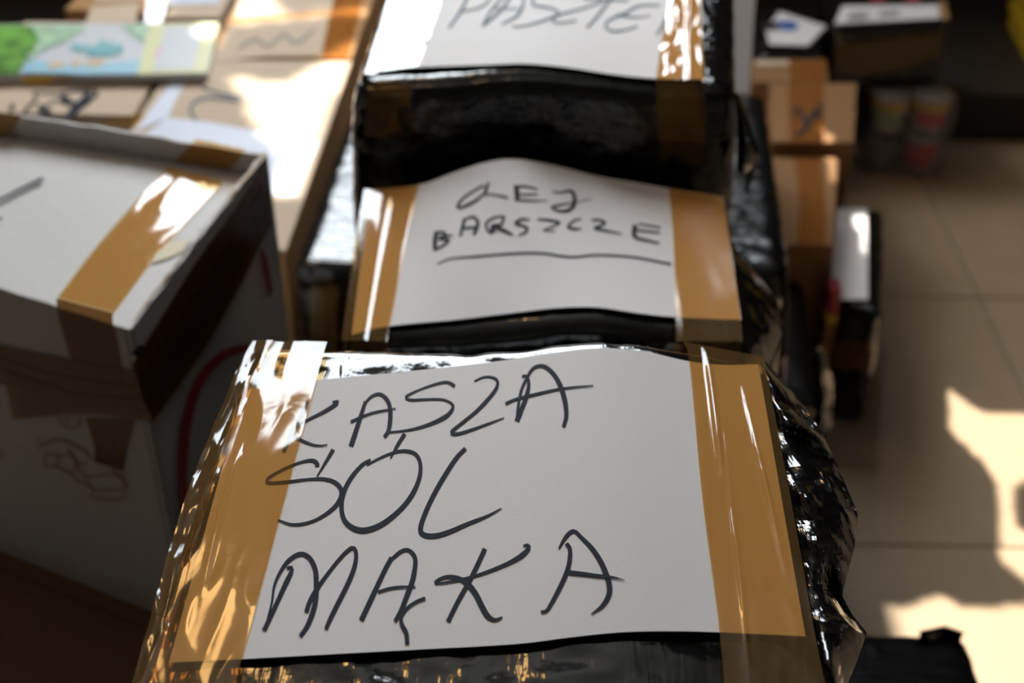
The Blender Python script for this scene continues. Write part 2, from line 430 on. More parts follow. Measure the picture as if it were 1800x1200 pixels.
patch('tape', [(474, 600), (425, 690), (345, 900), (270, 1160), (225, 1290)], [(575, 601), (556, 668), (497, 890), (425, 1158), (388, 1290)], t1, M_tape, g1, 60, 40,
      lambda u, t: 0.0006*ridge(u*5, t*3, 1.7)*(1 if t > .02 else 0)+0.0018*math.exp(-((t-0.18-0.25*u)/0.03)**2)*max(0, 1-abs(u-0.45)*5))
patch('tape', [(444, 600), (400, 690), (318, 900), (244, 1160), (208, 1290)], [(480, 600), (440, 690), (362, 900), (290, 1160), (250, 1290)], t1b, M_tape, g1, 60, 16,
      lambda u, t: 0.0012*ridge(u*9, t*2, 4.2))
patch('tape', [(1200, 600), (1212, 640), (1235, 880), (1265, 1111), (1280, 1290)], [(1342, 628), (1360, 720), (1398, 920), (1432, 1111), (1468, 1290)], t1, M_tape, g1, 90, 50,
      lambda u, t: 0.0005*ridge(u*6, t*3, 7.7)+0.0026*math.exp(-((t-0.24-0.05*u)/0.035)**2)*max(0, min(1, (0.36-u)*9))*min(1, u*12)
      + 0.0022*math.exp(-((t-0.72-0.3*(u-.3))/0.03)**2)*max(0, 1-abs(u-0.33)*3.6)+0.0018*math.exp(-((t-0.38+0.15*u)/0.02)**2)*max(0, 1-abs(u-0.5)*2.5))
A_, B_, C_, D_, E_ = ((440, 620), 5.0), ((700, 620), 5.0), ((440, 760), 3.913), ((440, 930), 5.0), ((740, 910), 4.737)
ink1 = onH(H1, 0.00035)
LET = [
 (A_, [([(500, 425), (440, 560), (370, 700), (290, 866)], [7, 7]), ([(722, 434), (770, 425), (745, 455), (640, 520), (510, 585), (420, 635), (345, 690)], [4, 7, 6, 5, 4, 4]), ([(340, 705), (440, 762), (540, 803), (620, 814), (678, 805)], [5, 5, 4, 2])]),
 (A_, [([(1012, 425), (975, 540), (930, 680), (885, 818)], [6, 8, 9]), ([(1010, 440), (1060, 385), (1130, 360), (1190, 395), (1225, 470), (1230, 580), (1215, 680), (1178, 738)], [4, 5, 7, 8, 8, 6]), ([(882, 606), (980, 560), (1100, 520), (1278, 488)], [5, 4, 4, 2])]),
 (B_, [([(497, 293), (450, 262), (390, 258), (290, 285), (180, 325), (95, 365), (65, 390), (110, 412), (230, 408), (370, 407), (450, 430), (482, 470), (450, 530), (380, 580), (250, 635), (100, 675), (-80, 697)], [6, 4, 3, 5, 4, 4, 8, 6, 4, 3])]),
 (B_, [([(668, 248), (740, 215), (810, 210), (865, 235), (870, 290), (820, 370), (700, 500), (580, 600), (470, 690), (490, 712), (560, 702), (700, 655), (930, 570)], [3, 4, 6, 7, 6, 6, 6, 5, 4, 2])]),
 (B_, [([(1088, 208), (1120, 200), (1142, 230), (1145, 300), (1120, 400), (1090, 480), (1042, 598)], [4, 6, 8, 8, 9]), ([(1045, 560), (1060, 430), (1085, 320), (1130, 220), (1180, 140), (1250, 112), (1320, 140), (1390, 220), (1440, 330), (1470, 450), (1476, 560), (1452, 648)], [5, 5, 5, 5, 7, 8, 9, 8, 6]), ([(942, 446), (1040, 405), (1200, 365), (1400, 320), (1560, 300), (1715, 287)], [5, 5, 4, 2])]),
 (C_, [([(570, 116), (520, 200), (458, 302)], [7, 5, 2]), ([(462, 232), (455, 205), (420, 190), (340, 205), (230, 250), (140, 300), (110, 335), (150, 345), (260, 337), (380, 322), (500, 318), (580, 340), (625, 390), (620, 450), (570, 520), (470, 590), (370, 625), (280, 630), (190, 600)], [8, 4, 4, 5, 5, 4, 6, 8, 7, 5, 5, 3])]),
 (C_, [([(1062, 8), (1010, 90), (963, 178)], [7, 6, 2]), ([(828, 186), (770, 220), (700, 300), (650, 390), (628, 480), (635, 570), (670, 630), (740, 668), (820, 665), (920, 620), (1030, 530), (1110, 430), (1160, 320), (1170, 220), (1140, 150), (1070, 125), (990, 135), (900, 170), (800, 222)], [5, 7, 8, 8, 10, 9, 8, 8, 7, 6, 4, 3])]),
 (C_, [([(1480, 108), (1420, 170), (1340, 290), (1260, 430), (1200, 560), (1170, 660), (1190, 700), (1260, 710), (1360, 685), (1500, 625), (1625, 575), (1728, 520)], [7, 8, 8, 8, 9, 8, 6, 2])]),
 (D_, [([(322, 346), (352, 330), (365, 360), (300, 500), (200, 720), (120, 888)], [5, 9, 8, 8, 8]), ([(150, 800), (190, 640), (210, 500), (260, 380), (340, 270), (440, 215), (520, 250), (570, 350), (580, 470), (575, 620), (545, 740), (500, 850), (440, 938)], [4, 4, 5, 7, 8, 9, 9, 9, 7]), ([(492, 726), (520, 640), (580, 530), (650, 430), (750, 300), (840, 200), (905, 160), (930, 220), (915, 330), (860, 470), (770, 650), (700, 790), (665, 874)], [8, 8, 6, 6, 7, 8, 8, 8, 7])]),
 (D_, [([(1242, 246), (1180, 360), (1100, 530), (1030, 680), (975, 798)], [8, 8, 9, 9]), ([(1250, 255), (1320, 195), (1385, 180), (1440, 230), (1450, 310), (1425, 450), (1380, 570), (1330, 700), (1272, 808)], [6, 6, 8, 9, 9, 8, 7]), ([(1122, 550), (1220, 520), (1340, 505), (1452, 508)], [5, 5, 3]), ([(1538, 604), (1460, 635), (1380, 690), (1330, 760), (1330, 830), (1370, 910), (1380, 1008)], [6, 5, 6, 8, 8])]),
 (E_, [([(532, 255), (470, 390), (400, 530), (310, 690), (224, 862)], [8, 8, 8]), ([(852, 232), (890, 225), (898, 250), (840, 310), (740, 370), (600, 430), (440, 485), (300, 520), (180, 540), (115, 540), (160, 505), (240, 488), (330, 510), (400, 560), (460, 640), (510, 740), (560, 820), (620, 848), (678, 824)], [4, 9, 7, 6, 5, 5, 4, 5, 8, 10, 10, 10, 3])]),
 (E_, [([(1148, 254), (1190, 180), (1235, 125), (1280, 110), (1340, 165), (1430, 260), (1500, 370), (1550, 490), (1570, 580), (1560, 650), (1510, 730), (1418, 802)], [3, 7, 6, 8, 9, 10, 10, 8, 2]), ([(1210, 212), (1240, 260), (1235, 370), (1205, 470), (1150, 590), (1080, 720), (1040, 775), (998, 780)], [7, 8, 8, 8, 7, 5]), ([(1222, 452), (1340, 465), (1500, 485), (1600, 495), (1697, 518)], [8, 7, 6, 1])]),
]
for (org, sc), st in LET: letter('letter', st, ink1, M_ink, s1, org, sc)
crumple('loose_film', [(1336, 636), (1372, 780), (1402, 930), (1430, 1090), (1455, 1230)],
        [(1346, 634), (1392, 688), (1436, 742), (1474, 822), (1508, 902), (1502, 962), (1480, 1046), (1498, 1080), (1524, 1112), (1505, 1165), (1470, 1250)],
        lambda x, y: .7335, .712, 0.20, g1, M_bag, 30, 9, 0.013, 3, 0.05, 0.010)
# parcel it stands on
g = thing('base_parcel', 'low black film-wrapped parcel on the floor beneath the front parcel', 'parcel', 'black film-wrapped parcels')
qb = [(-0.20, .30), (.402, .30), (.405, .874), (-.20, .874)]
wrapped('film_wrapping', qb, 0.0, 0.248, g, M_film_soft, None, 40, 0.012, 0.003, 11, 0.003, 30, 0.5)
crumple('loose_film', [(1612, 1112), (1660, 1104), (1692, 1114)], [(1618, 1108), (1660, 1099), (1694, 1110)], 0.25, 0.252, 0.02, g, M_bag, 14, 5, 0.002, 9, 0.0, .008)

# ================================================================== middle parcel (OLEJ / BARSZCZE)
def H2(x, y):
    s = max(0.0, min(1.0, (y-0.775)/0.215))
    return (0.653+0.027*math.exp(-((x+0.035)/0.070)**2)*s+0.012*math.exp(-((x-0.03)/0.055)**2)*(1-s)
            + 0.002*math.sin(x*75+y*30)*s*math.exp(-((x-.01)/.08)**2) - (0.06+0.22*(1-s))*max(0, -0.115-x) - 0.05*max(0, x-0.10))
g2 = thing('wrapped_parcel', 'black film-wrapped parcel in the middle with a sheet reading OLEJ BARSZCZE', 'parcel', 'black film-wrapped parcels')
q2 = [W(600, 590, .653), W(1306, 588, .653), W(1280, 330, .653), W(640, 322, .653)]
wrapped('film_wrapping', q2, 0.25, 0.653, g2, M_film, lambda x, y: H2(x, y)-.0045, 56, 0.018, 0.0035, 5, 0.003, 26, 0.4)
s2 = patch('paper_sheet', [(650, 334), (735, 325), (800, 302), (850, 286), (900, 279), (960, 287), (1050, 309), (1120, 321), (1178, 331), (1271, 345)],
           [(618, 588), (683, 573), (800, 562), (900, 550), (980, 541), (1050, 540), (1120, 550), (1187, 557), (1303, 562)], onH(H2), M_paper, g2, 56, 36)
t2 = onH(H2, 0.0011)
patch('tape', [(640, 333), (625, 420), (600, 598)], [(736, 324), (712, 430), (680, 600)], t2, M_tape_flat, g2, 44, 26,
      lambda u, t: 0.0003*ridge(u*3, t*2, 2.2)+0.0022*math.exp(-((t-0.50)/0.025)**2))
patch('tape', [(1176, 330), (1184, 430), (1188, 600)], [(1270, 345), (1288, 450), (1306, 600)], t2, M_tape_flat, g2, 44, 26,
      lambda u, t: 0.0001*ridge(u*3, t*2, 5.2)+0.0008*math.exp(-((t-0.75-.3*u)/0.02)**2)*max(0, 1-u*4))
fp2 = onplane(q2[0]-np.array((0, .0095, 0)), (0, -1, 0))
patch('tape', [(1186, 601), (1186, 650)], [(1304, 601), (1300, 650)], fp2, M_tape, g2, 6, 6)
patch('tape', [(602, 601), (606, 650)], [(680, 601), (682, 650)], fp2, M_tape, g2, 6, 6)
F_ = ((740, 310), 3.913); ink2 = onH(H2, 0.00035)
LET2 = [
 [([(432, 62), (370, 95), (300, 140), (255, 195), (260, 215), (300, 205), (370, 170), (432, 120)], [4, 4, 5, 6, 4])],
 [([(468, 38), (450, 80), (440, 125)], [3, 6, 6]), ([(436, 125), (500, 125), (598, 146)], [3, 3, 4])],
 [([(655, 70), (660, 120), (662, 168)], [9, 9, 9]), ([(638, 68), (720, 70), (802, 90)], [4, 4, 3]), ([(670, 125), (800, 124)], [3, 3]), ([(660, 160), (750, 166), (872, 168)], [4, 3, 1])],
 [([(905, 105), (960, 110), (1030, 100), (1055, 140), (1050, 200), (1010, 235), (950, 236), (897, 211), (960, 195), (1050, 180), (1178, 154)], [3, 4, 7, 8, 6, 4, 4, 3, 2, 1])],
 [([(108, 378), (97, 440), (95, 508)], [8, 9, 7]), ([(95, 383), (150, 382), (168, 400), (125, 428), (190, 436), (150, 475), (98, 502)], [4, 5, 5, 4]), ([(160, 410), (215, 404)], [4, 3])],
 [([(300, 288), (285, 350), (270, 412)], [6, 6, 5]), ([(298, 292), (360, 278), (390, 310), (385, 350), (362, 402)], [3, 5, 7, 6]), ([(283, 356), (384, 350)], [5, 4])],
 [([(577, 275), (510, 280), (450, 320), (460, 370), (495, 392)], [4, 4, 5, 5]), ([(572, 278), (550, 330), (492, 346), (505, 385)], [4, 5, 9, 7]), ([(508, 345), (570, 372), (632, 402)], [7, 7, 4])],
 [([(748, 294), (690, 295), (650, 320), (690, 335), (730, 355), (720, 380), (672, 407)], [3, 5, 6, 5, 5, 3])],
 [([(803, 294), (880, 300), (957, 318), (900, 345), (840, 372), (922, 373)], [4, 5, 4, 2, 2])],
 [([(1102, 294), (1060, 300), (1012, 345), (1050, 360), (1106, 360)], [3, 4, 5, 5, 3])],
 [([(1173, 300), (1230, 300), (1267, 320), (1220, 345), (1190, 355), (1260, 370), (1382, 396)], [4, 5, 5, 5, 4, 2])],
 [([(1472, 332), (1466, 398), (1476, 410)], [9, 9, 8]), ([(1498, 325), (1646, 352)], [3, 3]), ([(1488, 370), (1642, 388)], [4, 3]), ([(1472, 408), (1490, 425), (1560, 441), (1642, 461)], [6, 5, 4, 3])],
 [([(113, 602), (200, 565), (350, 552), (550, 535), (740, 525), (860, 530), (950, 545), (1050, 553), (1200, 540), (1350, 545), (1500, 560), (1722, 603)], [2, 4, 4, 4, 4, 4, 4])],
]
for i, st in enumerate(LET2): letter('letter' if i < 12 else 'underline', st, ink2, M_ink, s2, *F_)
crumple('loose_film', [(1282, 400), (1294, 470), (1302, 560), (1304, 640)], [(1292, 452), (1330, 480), (1368, 530), (1374, 590), (1345, 660)],
        .648, .60, 0.15, g2, M_bag, 14, 5, 0.008, 6, 0.03, 0.008)
g = thing('lower_parcel', 'black film-wrapped parcel lowest under the OLEJ BARSZCZE parcel', 'parcel', 'black film-wrapped parcels')
wrapped('film_wrapping', [(-.17, .885), (.17, .885), (.17, 1.06), (-.17, 1.06)], 0, .249, g, M_film_soft, None, 12, 0.01, 0.002, 12, 0.0)

# ================================================================== back parcel (PASZTET)
def H3(x, y):
    s = max(0.0, min(1.0, (y-1.06)/0.25))
    return 0.726+0.010*math.exp(-((x+0.02)/0.07)**2)*(1-s*.5) - 0.03*max(0, x-0.125)-0.06*max(0, -0.13-x)
g3 = thing('wrapped_parcel', 'black film-wrapped parcel behind with a sheet reading PASZTET', 'parcel', 'black film-wrapped parcels')
q3 = [W(622, 140, .726), W(1284, 146, .726), W(1284, -80, .726), W(700, -80, .726)]
wrapped('film_wrapping', q3, 0.458, 0.726, g3, M_crinkle, lambda x, y: H3(x, y)-.0045, 60, 0.016, 0.004, 21, 0.010, 26, 0.4)
s3 = patch('paper_sheet', [(700, -22), (860, -26), (1000, -26), (1232, -20)], [(646, 122), (735, 118), (850, 114), (925, 112), (1000, 119), (1080, 131), (1155, 138), (1236, 139)], onH(H3), M_paper, g3, 50, 30)
t3 = onH(H3, 0.0012)
patch('tape', [(640, 132), (664, 60), (690, -30)], [(735, 118), (758, 55), (788, -30)], t3, M_clear, g3, 40, 20, lambda u, t: 0.0015*ridge(u*4, t*3, 2.9))
patch('tape', [(1153, 140), (1165, 60), (1182, -30)], [(1239, 142), (1232, 60), (1228, -30)], t3, M_tape, g3, 50, 30,
      lambda u, t: 0.0008*ridge(u*6, t*4, 8.2)+0.0022*math.exp(-((t-0.68)/0.06)**2))
fp3 = onplane(np.array((0, q3[0][1]-0.019, 0)), (0, -1, 0.02))
patch('tape', [(646, 146), (640, 242)], [(722, 146), (722, 244)], fp3, M_tape, g3, 8, 8, lambda u, t: 0.001*ridge(u*3, t*3, 1))
patch('tape', [(1153, 142), (1160, 288)], [(1239, 146), (1240, 290)], fp3, M_tape, g3, 8, 8, lambda u, t: 0.001*ridge(u*3, t*3, 2))
G_ = ((760, 0), 3.913); ink3 = onH(H3, 0.0004)
LET3 = [
 [([(270, -95), (220, 30), (160, 130), (113, 192)], [5, 5, 4]), ([(240, -60), (380, -70), (400, -10), (330, 50), (200, 80)], [3, 4, 3])],
 [([(540, -70), (520, 10), (430, 110), (343, 178)], [4, 5, 5]), ([(350, 172), (400, 80), (480, -10), (560, -80), (620, -40), (625, 30), (580, 110), (475, 168)], [4, 4, 4, 4, 5, 3]), ([(420, 58), (600, 62)], [2, 2])],
 [([(860, -80), (760, -60), (690, 0), (700, 35), (790, 50), (860, 75), (850, 105), (740, 150), (620, 180), (550, 182)], [3, 4, 4, 4, 3])],
 [([(1000, -60), (1190, -40), (1180, 5), (1060, 50), (880, 100), (825, 140), (870, 158), (992, 140)], [3, 3, 4, 3])],
 [([(1250, -30), (1180, 55), (1120, 130), (1062, 192)], [4, 5, 4]), ([(1040, -6), (1350, 4)], [3, 3])],
 [([(1565, 36), (1420, 40), (1330, 90), (1230, 130), (1190, 175), (1230, 210), (1310, 210), (1412, 180)], [3, 4, 5, 4, 4, 3]), ([(1268, 100), (1380, 118), (1502, 110)], [5, 3, 2])],
 [([(1690, -70), (1620, 90), (1580, 180), (1543, 237)], [5, 5, 4]), ([(1480, -60), (1760, -50)], [3, 3])],
]
for st in LET3: letter('letter', st, ink3, M_inkthin, s3, *G_)
crumple('loose_film', [(1290, 160), (1294, 200), (1296, 250), (1294, 300)], [(1300, 166), (1318, 215), (1334, 272), (1312, 310)], .70, .66, .02, g3, M_bag, 14, 5, 0.006, 15, 0.0, .01, q3[1][1]+.006)

# wide parcels under the PASZTET parcel
g = thing('wide_parcel', 'wide black film-wrapped parcel directly beneath the PASZTET parcel', 'parcel', 'black film-wrapped parcels')
qt = [W(520, 470, .45), W(1384, 472, .45), W(1342, 165, .45), W(630, 165, .45)]
wrapped('film_wrapping', qt, 0.202, 0.45, g, M_film_soft, None, 60, 0.014, 0.004, 31, 0.006, 30, 0.8)
fpt = onplane(np.array((0, qt[0][1]-.016, 0)), (0, -1, 0))
patch('tape', [(545, 505), (546, 640)], [(592, 500), (596, 640)], fpt, M_tape, g, 8, 8, lambda u, t: .001*ridge(u*4, t*4, 3))
crumple('loose_film', [(1372, 470), (1374, 540), (1368, 620), (1362, 700)], [(1386, 474), (1388, 540), (1384, 620), (1376, 700)], .452, .40, .05, g, M_bag, 22, 5, 0.003, 25, 0.0, .003, qt[1][1]+.002)
g = thing('floor_parcel', 'dark film-wrapped parcel on the floor under the wide parcel, jutting out right', 'parcel', 'black film-wrapped parcels')
qf = [(-.2, 1.24), W(1446, 705, .2)[:2], W(1402, 446, .2)[:2], (-.2, 1.62)]
wrapped('film_wrapping', qf, 0.0, 0.2, g, M_film_soft, None, 36, 0.012, 0.003, 41, 0.004, 30, 0.4)
crumple('loose_film', [(1428, 620), (1432, 660), (1434, 700), (1428, 770)], [(1446, 606), (1464, 670), (1464, 715), (1444, 780)], .198, .17, .02, g, M_bag, 12, 5, 0.006, 35, 0.0, .012, 1.30)

# ================================================================== white carton on the left
ZT = 0.64
FR, BR, FLp, BLp = W(228, 578, ZT), W(470, 268, ZT), W(0, 508, ZT), W(70, 207, ZT)
FL = FR+(FLp-FR)*2.4; BL = BR+(BLp-BR)*1.7
def hn(a, b):                                 # horizontal normal of a vertical plane a-b facing the camera
    d = b-a; n = np.array((d[1], -d[0], 0)); n /= np.linalg.norm(n); return n if n @ (CAM-a) > 0 else -n
nF, nR, nB = hn(FR, FL), hn(FR, BR), hn(BR, BL)
ZB4 = WP(150, 1028, FR, nF)[2]
g4 = thing('white_carton', 'white cardboard carton bound with brown tape, left of the front parcel', 'carton')
def panel(a, b, n, z0, z1, name, t=0.004, wob=0.0):
    k = 24; v = []; f = []
    for i in range(k):
        p = a+(b-a)*i/(k-1); zt = z1+(wob*nz(i*0.9, z1*10, 0.3) if wob else 0)
        for off in (0, -t):
            v.append((*(p+n*off)[:2], z0)); v.append((*(p+n*off)[:2], zt))
    for i in range(k-1):
        a0 = i*4; b0 = a0+4
        f += [(a0, b0, b0+1, a0+1), (a0+3, b0+3, b0+2, a0+2), (a0+1, b0+1, b0+3, a0+3)]
    return mesh(name, v, f, M_wcard, g4, False)
panel(FR, FL, nF, ZB4, ZT, 'panel', .004, .002); panel(FR, BR, nR, ZB4, ZT, 'panel', .005, .004)
panel(BR, BL, -nB, ZB4, ZT, 'panel', .004, .003)
panel(FL, BL, hn(FL, BL), ZB4, ZT, 'panel')
dr = (BR-FR); lidB = BR+np.array((0, 0, -0.023)); lidBL = BL+np.array((0, 0, -0.023))
e0, e1 = FR+np.array((-.004, .004, -.0015)), FL+np.array((0, .004, -.0015))
mesh('top_flap', [e0, lidB+np.array((-.005, 0, 0)), lidBL, e1], [(0, 1, 2, 3)], M_wcard, g4, False)
nL = np.cross(lidB-e0, e1-e0); nL /= np.linalg.norm(nL)
if nL[2] < 0: nL = -nL
lid = lambda off=0.0012: onplane(e0, nL, off)
fr = lambda off=0.0012: onplane(FR, nF, off)
rg = lambda off=0.0012: onplane(FR, nR, off)
bk = lambda off=0.0045: onplane(BR, nB, off)
patch('tape', [(101, 522), (180, 420), (296, 292)], [(200, 548), (282, 440), (392, 320)], lid(), M_tape, g4, 30, 12, lambda u, t: .0009*ridge(u*1.5, t*9, 1.1)*max(0, u-.35))
patch('tape', [(296, 296), (345, 246)], [(388, 322), (432, 263)], bk(), M_tape, g4, 16, 12, lambda u, t: .0015*ridge(u*2, t*6, 5.1))
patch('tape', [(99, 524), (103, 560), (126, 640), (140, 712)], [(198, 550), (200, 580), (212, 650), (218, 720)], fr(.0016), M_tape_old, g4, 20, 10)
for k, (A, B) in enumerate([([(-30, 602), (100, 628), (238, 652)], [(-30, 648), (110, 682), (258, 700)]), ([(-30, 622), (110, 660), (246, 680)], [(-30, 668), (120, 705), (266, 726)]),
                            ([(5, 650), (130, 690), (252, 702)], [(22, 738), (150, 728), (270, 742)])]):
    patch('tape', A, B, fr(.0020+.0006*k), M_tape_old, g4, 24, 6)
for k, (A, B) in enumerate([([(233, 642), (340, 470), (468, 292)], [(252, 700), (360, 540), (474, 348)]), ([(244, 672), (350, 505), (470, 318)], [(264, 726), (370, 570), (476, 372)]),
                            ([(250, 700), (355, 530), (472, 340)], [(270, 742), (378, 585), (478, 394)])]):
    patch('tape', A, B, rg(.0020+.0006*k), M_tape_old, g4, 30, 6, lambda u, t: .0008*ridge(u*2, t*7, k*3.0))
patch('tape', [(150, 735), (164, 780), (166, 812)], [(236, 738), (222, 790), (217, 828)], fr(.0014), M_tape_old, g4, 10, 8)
poly('hand_hole', [(-40, 236), (0, 240), (28, 237), (76, 262), (62, 273), (0, 268), (-40, 262)], bk(.0046), M_card_dark, g4)
poly('cardboard_tab', [(-60, 188), (0, 197), (39, 204), (0, 252), (-60, 300)], bk(.008), M_card, g4)
patch('torn_edge', [(240, 553), (300, 474), (380, 374), (463, 266)], [(229, 572), (291, 491), (371, 387), (471, 271)], lambda x, y: W(x, y, ZT+.001+.0022*nz(x*.13, y*.13, 0)), M_card_pale, g4, 46, 4)
poly('cream_patch', [(266, 462), (278, 436), (296, 424), (334, 420), (322, 440), (300, 452)], lid(.0012), M_cream, g4)  # plain cream patch on the lid
poly('tear', [(230, 622), (242, 608), (252, 606), (257, 618), (246, 628)], rg(.0032), M_dark, g4)
letter('pen_mark', [([(-60, 372), (0, 350), (40, 330), (76, 313)], [5, 5, 6])], lid(.0013), M_ink, g4)
letter('pen_mark', [([(-40, 392), (4, 383)], [5, 4])], lid(.0013), M_ink, g4)
letter('printed_arc', [([(438, 610), (392, 624), (352, 668), (330, 735), (322, 810), (323, 880), (330, 950)], [14, 18, 18, 15, 12])], rg(.0014), M_red, g4)
letter('red_lettering', [([(458, 442), (464, 440), (459, 452), (468, 450), (462, 464), (470, 461), (463, 474), (472, 472), (465, 485), (473, 484), (468, 497), (476, 495), (470, 508), (478, 507), (473, 518)], [5, 6, 5])], rg(.0014), M_red, g4)
H_ = ((0, 560), 3.53)
DR = [([(225, 800), (365, 750), (520, 820), (560, 880)], 4), ([(225, 745), (240, 770)], 3), ([(285, 840), (355, 850), (345, 915), (275, 910), (285, 840)], 3), ([(355, 850), (440, 850), (470, 890), (440, 960), (345, 915)], 3),
      ([(420, 800), (470, 890), (540, 900)], 3), ([(470, 890), (520, 975), (720, 970), (770, 1050), (740, 1120), (560, 1110), (580, 1060), (480, 1010), (440, 960)], 3), ([(520, 975), (580, 1060), (760, 1060)], 3), ([(690, 930), (770, 1000), (790, 1050)], 3),
      ([(360, 610), (400, 665), (460, 675), (495, 640), (485, 610)], 3), ([(410, 610), (425, 640)], 4), ([(0, 810), (15, 840), (0, 870)], 4)]
for pts, w in DR: letter('printed_line', [(pts, w)], fr(.0013), M_redline, g4, *H_)
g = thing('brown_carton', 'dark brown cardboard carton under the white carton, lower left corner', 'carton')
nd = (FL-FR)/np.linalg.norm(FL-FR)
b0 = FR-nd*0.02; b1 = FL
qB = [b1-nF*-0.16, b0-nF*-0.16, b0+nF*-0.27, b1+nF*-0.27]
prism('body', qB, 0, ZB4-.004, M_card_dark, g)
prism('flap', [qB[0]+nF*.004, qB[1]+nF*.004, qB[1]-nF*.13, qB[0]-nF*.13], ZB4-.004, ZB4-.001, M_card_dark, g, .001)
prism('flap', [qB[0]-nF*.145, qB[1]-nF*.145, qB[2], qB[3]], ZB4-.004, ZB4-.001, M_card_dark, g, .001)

# ================================================================== cartons and packs behind on the left
def carton(name, label, q, z0, z1, mat, seam=True, group=None, side=None):
    g = thing(name, label, 'carton', group); q = [np.array((p[0], p[1], 0)) for p in q]
    prism('body', q, z0, z1-.003, side or mat, g)
    if seam:
        m0, m1 = (q[0]+q[3])/2, (q[1]+q[2])/2; e = (q[3]-q[0])*0.004
        prism('flap', [q[0], q[1], m1-e, m0-e], z1-.003, z1, mat, g, .001); prism('flap', [m0+e, m1+e, q[2], q[3]], z1-.003, z1, mat, g, .001)
    else: prism('top_panel', q, z1-.003, z1, mat, g, .001)
    return g
def zpl(z, off=0.0): return lambda x, y: W(x, y, z+off)
GL = 'cartons stacked behind on the left'
p1 = carton('labelled_carton', 'pale carton with a white film front edge and sunlit label, behind the white carton', [(-.540, 1.228), (-.288, 1.226), (-.284, 1.745), (-.538, 1.745)], 0, .45, M_card_pale, False, GL, M_card)
z1_ = zpl(.45, .0008)
sh = patch('paper_sheet', [(325, 129), (420, 122), (500, 117), (611, 112)], [(294, 206), (380, 217), (462, 232), (560, 248)], z1_, M_card_pale, p1, 16, 12)
letter('pen_mark', [([(352, 152), (390, 165), (430, 172)], [4, 5]), ([(420, 178), (360, 172), (335, 190), (345, 212)], [4, 5, 5])], zpl(.45, .0016), M_inkthin, sh)
patch('film_cover', [(294, 206), (380, 217), (462, 232), (562, 246)], [(236, 250), (300, 290), (400, 330), (520, 346)], zpl(.45, .0012), M_wprint, p1, 30, 20, lambda u, t: .0008*math.sin(t*40+u*4))
patch('film_strip', [(316, 123), (278, 175), (236, 232)], [(336, 125), (312, 170), (294, 207)], zpl(.45, .0014), M_wprint, p1, 12, 6)
p2 = carton('taped_carton', 'sunlit carton with brown tape and paper sheet, left of the PASZTET parcel', [(-.492, 1.758), (-.286, 1.752), (-.280, 2.15), (-.50, 2.15)], 0, .45, M_card, True, GL)
sh = patch('paper_sheet', [(404, 44), (490, 36), (578, 28)], [(371, 110), (460, 100), (563, 97)], zpl(.45, .001), M_card_pale, p2, 10, 8)
letter('pen_mark', [([(420, 84), (450, 68), (470, 82), (500, 60), (520, 76), (552, 52)], [3, 3, 3])], zpl(.45, .0018), M_inkthin, sh)
patch('paper_sheet', [(425, -30), (590, -30)], [(410, 32), (584, 16)], zpl(.45, .001), M_card_pale, p2, 6, 6)
patch('tape', [(590, -30), (582, 20), (566, 104)], [(640, -30), (632, 20), (612, 104)], zpl(.45, .0022), M_tape, p2, 12, 8)
p3 = carton('marked_carton', 'carton with a black ink drawing on top, behind the white carton', [(-.80, 1.563), (-.548, 1.559), (-.552, 1.88), (-.80, 1.88)], 0, .45, M_card_pale, False, GL)
k3 = zpl(.45, .0008); K3 = ((0, 0), 5.453)
letter('ink_drawing', [([(320, 880), (560, 895), (700, 870), (900, 865)], [3, 4, 5]), ([(590, 920), (660, 970), (720, 1010)], [10, 10]), ([(800, 880), (850, 900), (740, 1010), (640, 1125), (600, 1135)], [8, 10, 12, 10]),
                      ([(900, 870), (930, 900), (800, 1010), (690, 1100)], [6, 8, 8]), ([(370, 1020), (430, 1060), (480, 1095)], [12, 14]), ([(350, 960), (280, 1020), (220, 1090)], [5, 6]), ([(330, 890), (350, 950)], [4, 4]), ([(440, 1010), (560, 960), (640, 1010)], [3, 3]), ([(130, 1000), (100, 1060)], [8, 8])], k3, M_ink, p3, *K3)
patch('tape', [(170, 218), (210, 208), (236, 200)], [(230, 226), (244, 214), (252, 200)], zpl(.45, .001), M_tape, p3, 8, 5)
# printed pack lying on the marked carton
p4 = thing('printed_pack', 'green, white and blue printed pack lying behind the ink-marked carton', 'pack')
zt = .464
q4 = [W(-60, 132, zt)[:2], W(364, 127, zt)[:2], W(384, 38, zt)[:2], W(-60, 42, zt)[:2]]
wrapped('body', q4, .4505, zt, p4, M_packw, None, 24, .004, .0006, 3, .001, 12, .3)
zs = lambda off: (lambda x, y: W(x, 43+(y-43)*1.12, zt+off))
zz = zs(.0016)
poly('green_print', [(-60, 44), (55, 44), (62, 50), (80, 47), (95, 52), (72, 60), (78, 70), (58, 74), (66, 84), (48, 88), (52, 98), (36, 102), (44, 110), (30, 114), (38, 120), (-60, 121)], zz, M_green, p4)
poly('pale_green_print', [(55, 44), (142, 43), (150, 48), (115, 68), (70, 85), (45, 104), (70, 70)], zs(.0020), M_greenp, p4)
poly('green_corner_print', [(215, 43), (262, 42), (252, 72), (235, 60)], zz, M_greenp, p4)
poly('blue_print', [(38, 118), (45, 104), (62, 98), (110, 106), (180, 104), (248, 98), (240, 120), (150, 121)], zz, M_sky, p4)
poly('yellow_print', [(264, 41), (300, 41), (385, 40), (364, 118), (241, 121)], zz, M_packy, p4)
poly('white_print', [(290, 46), (358, 46), (340, 112), (268, 114)], zs(.0022), M_packw, p4)
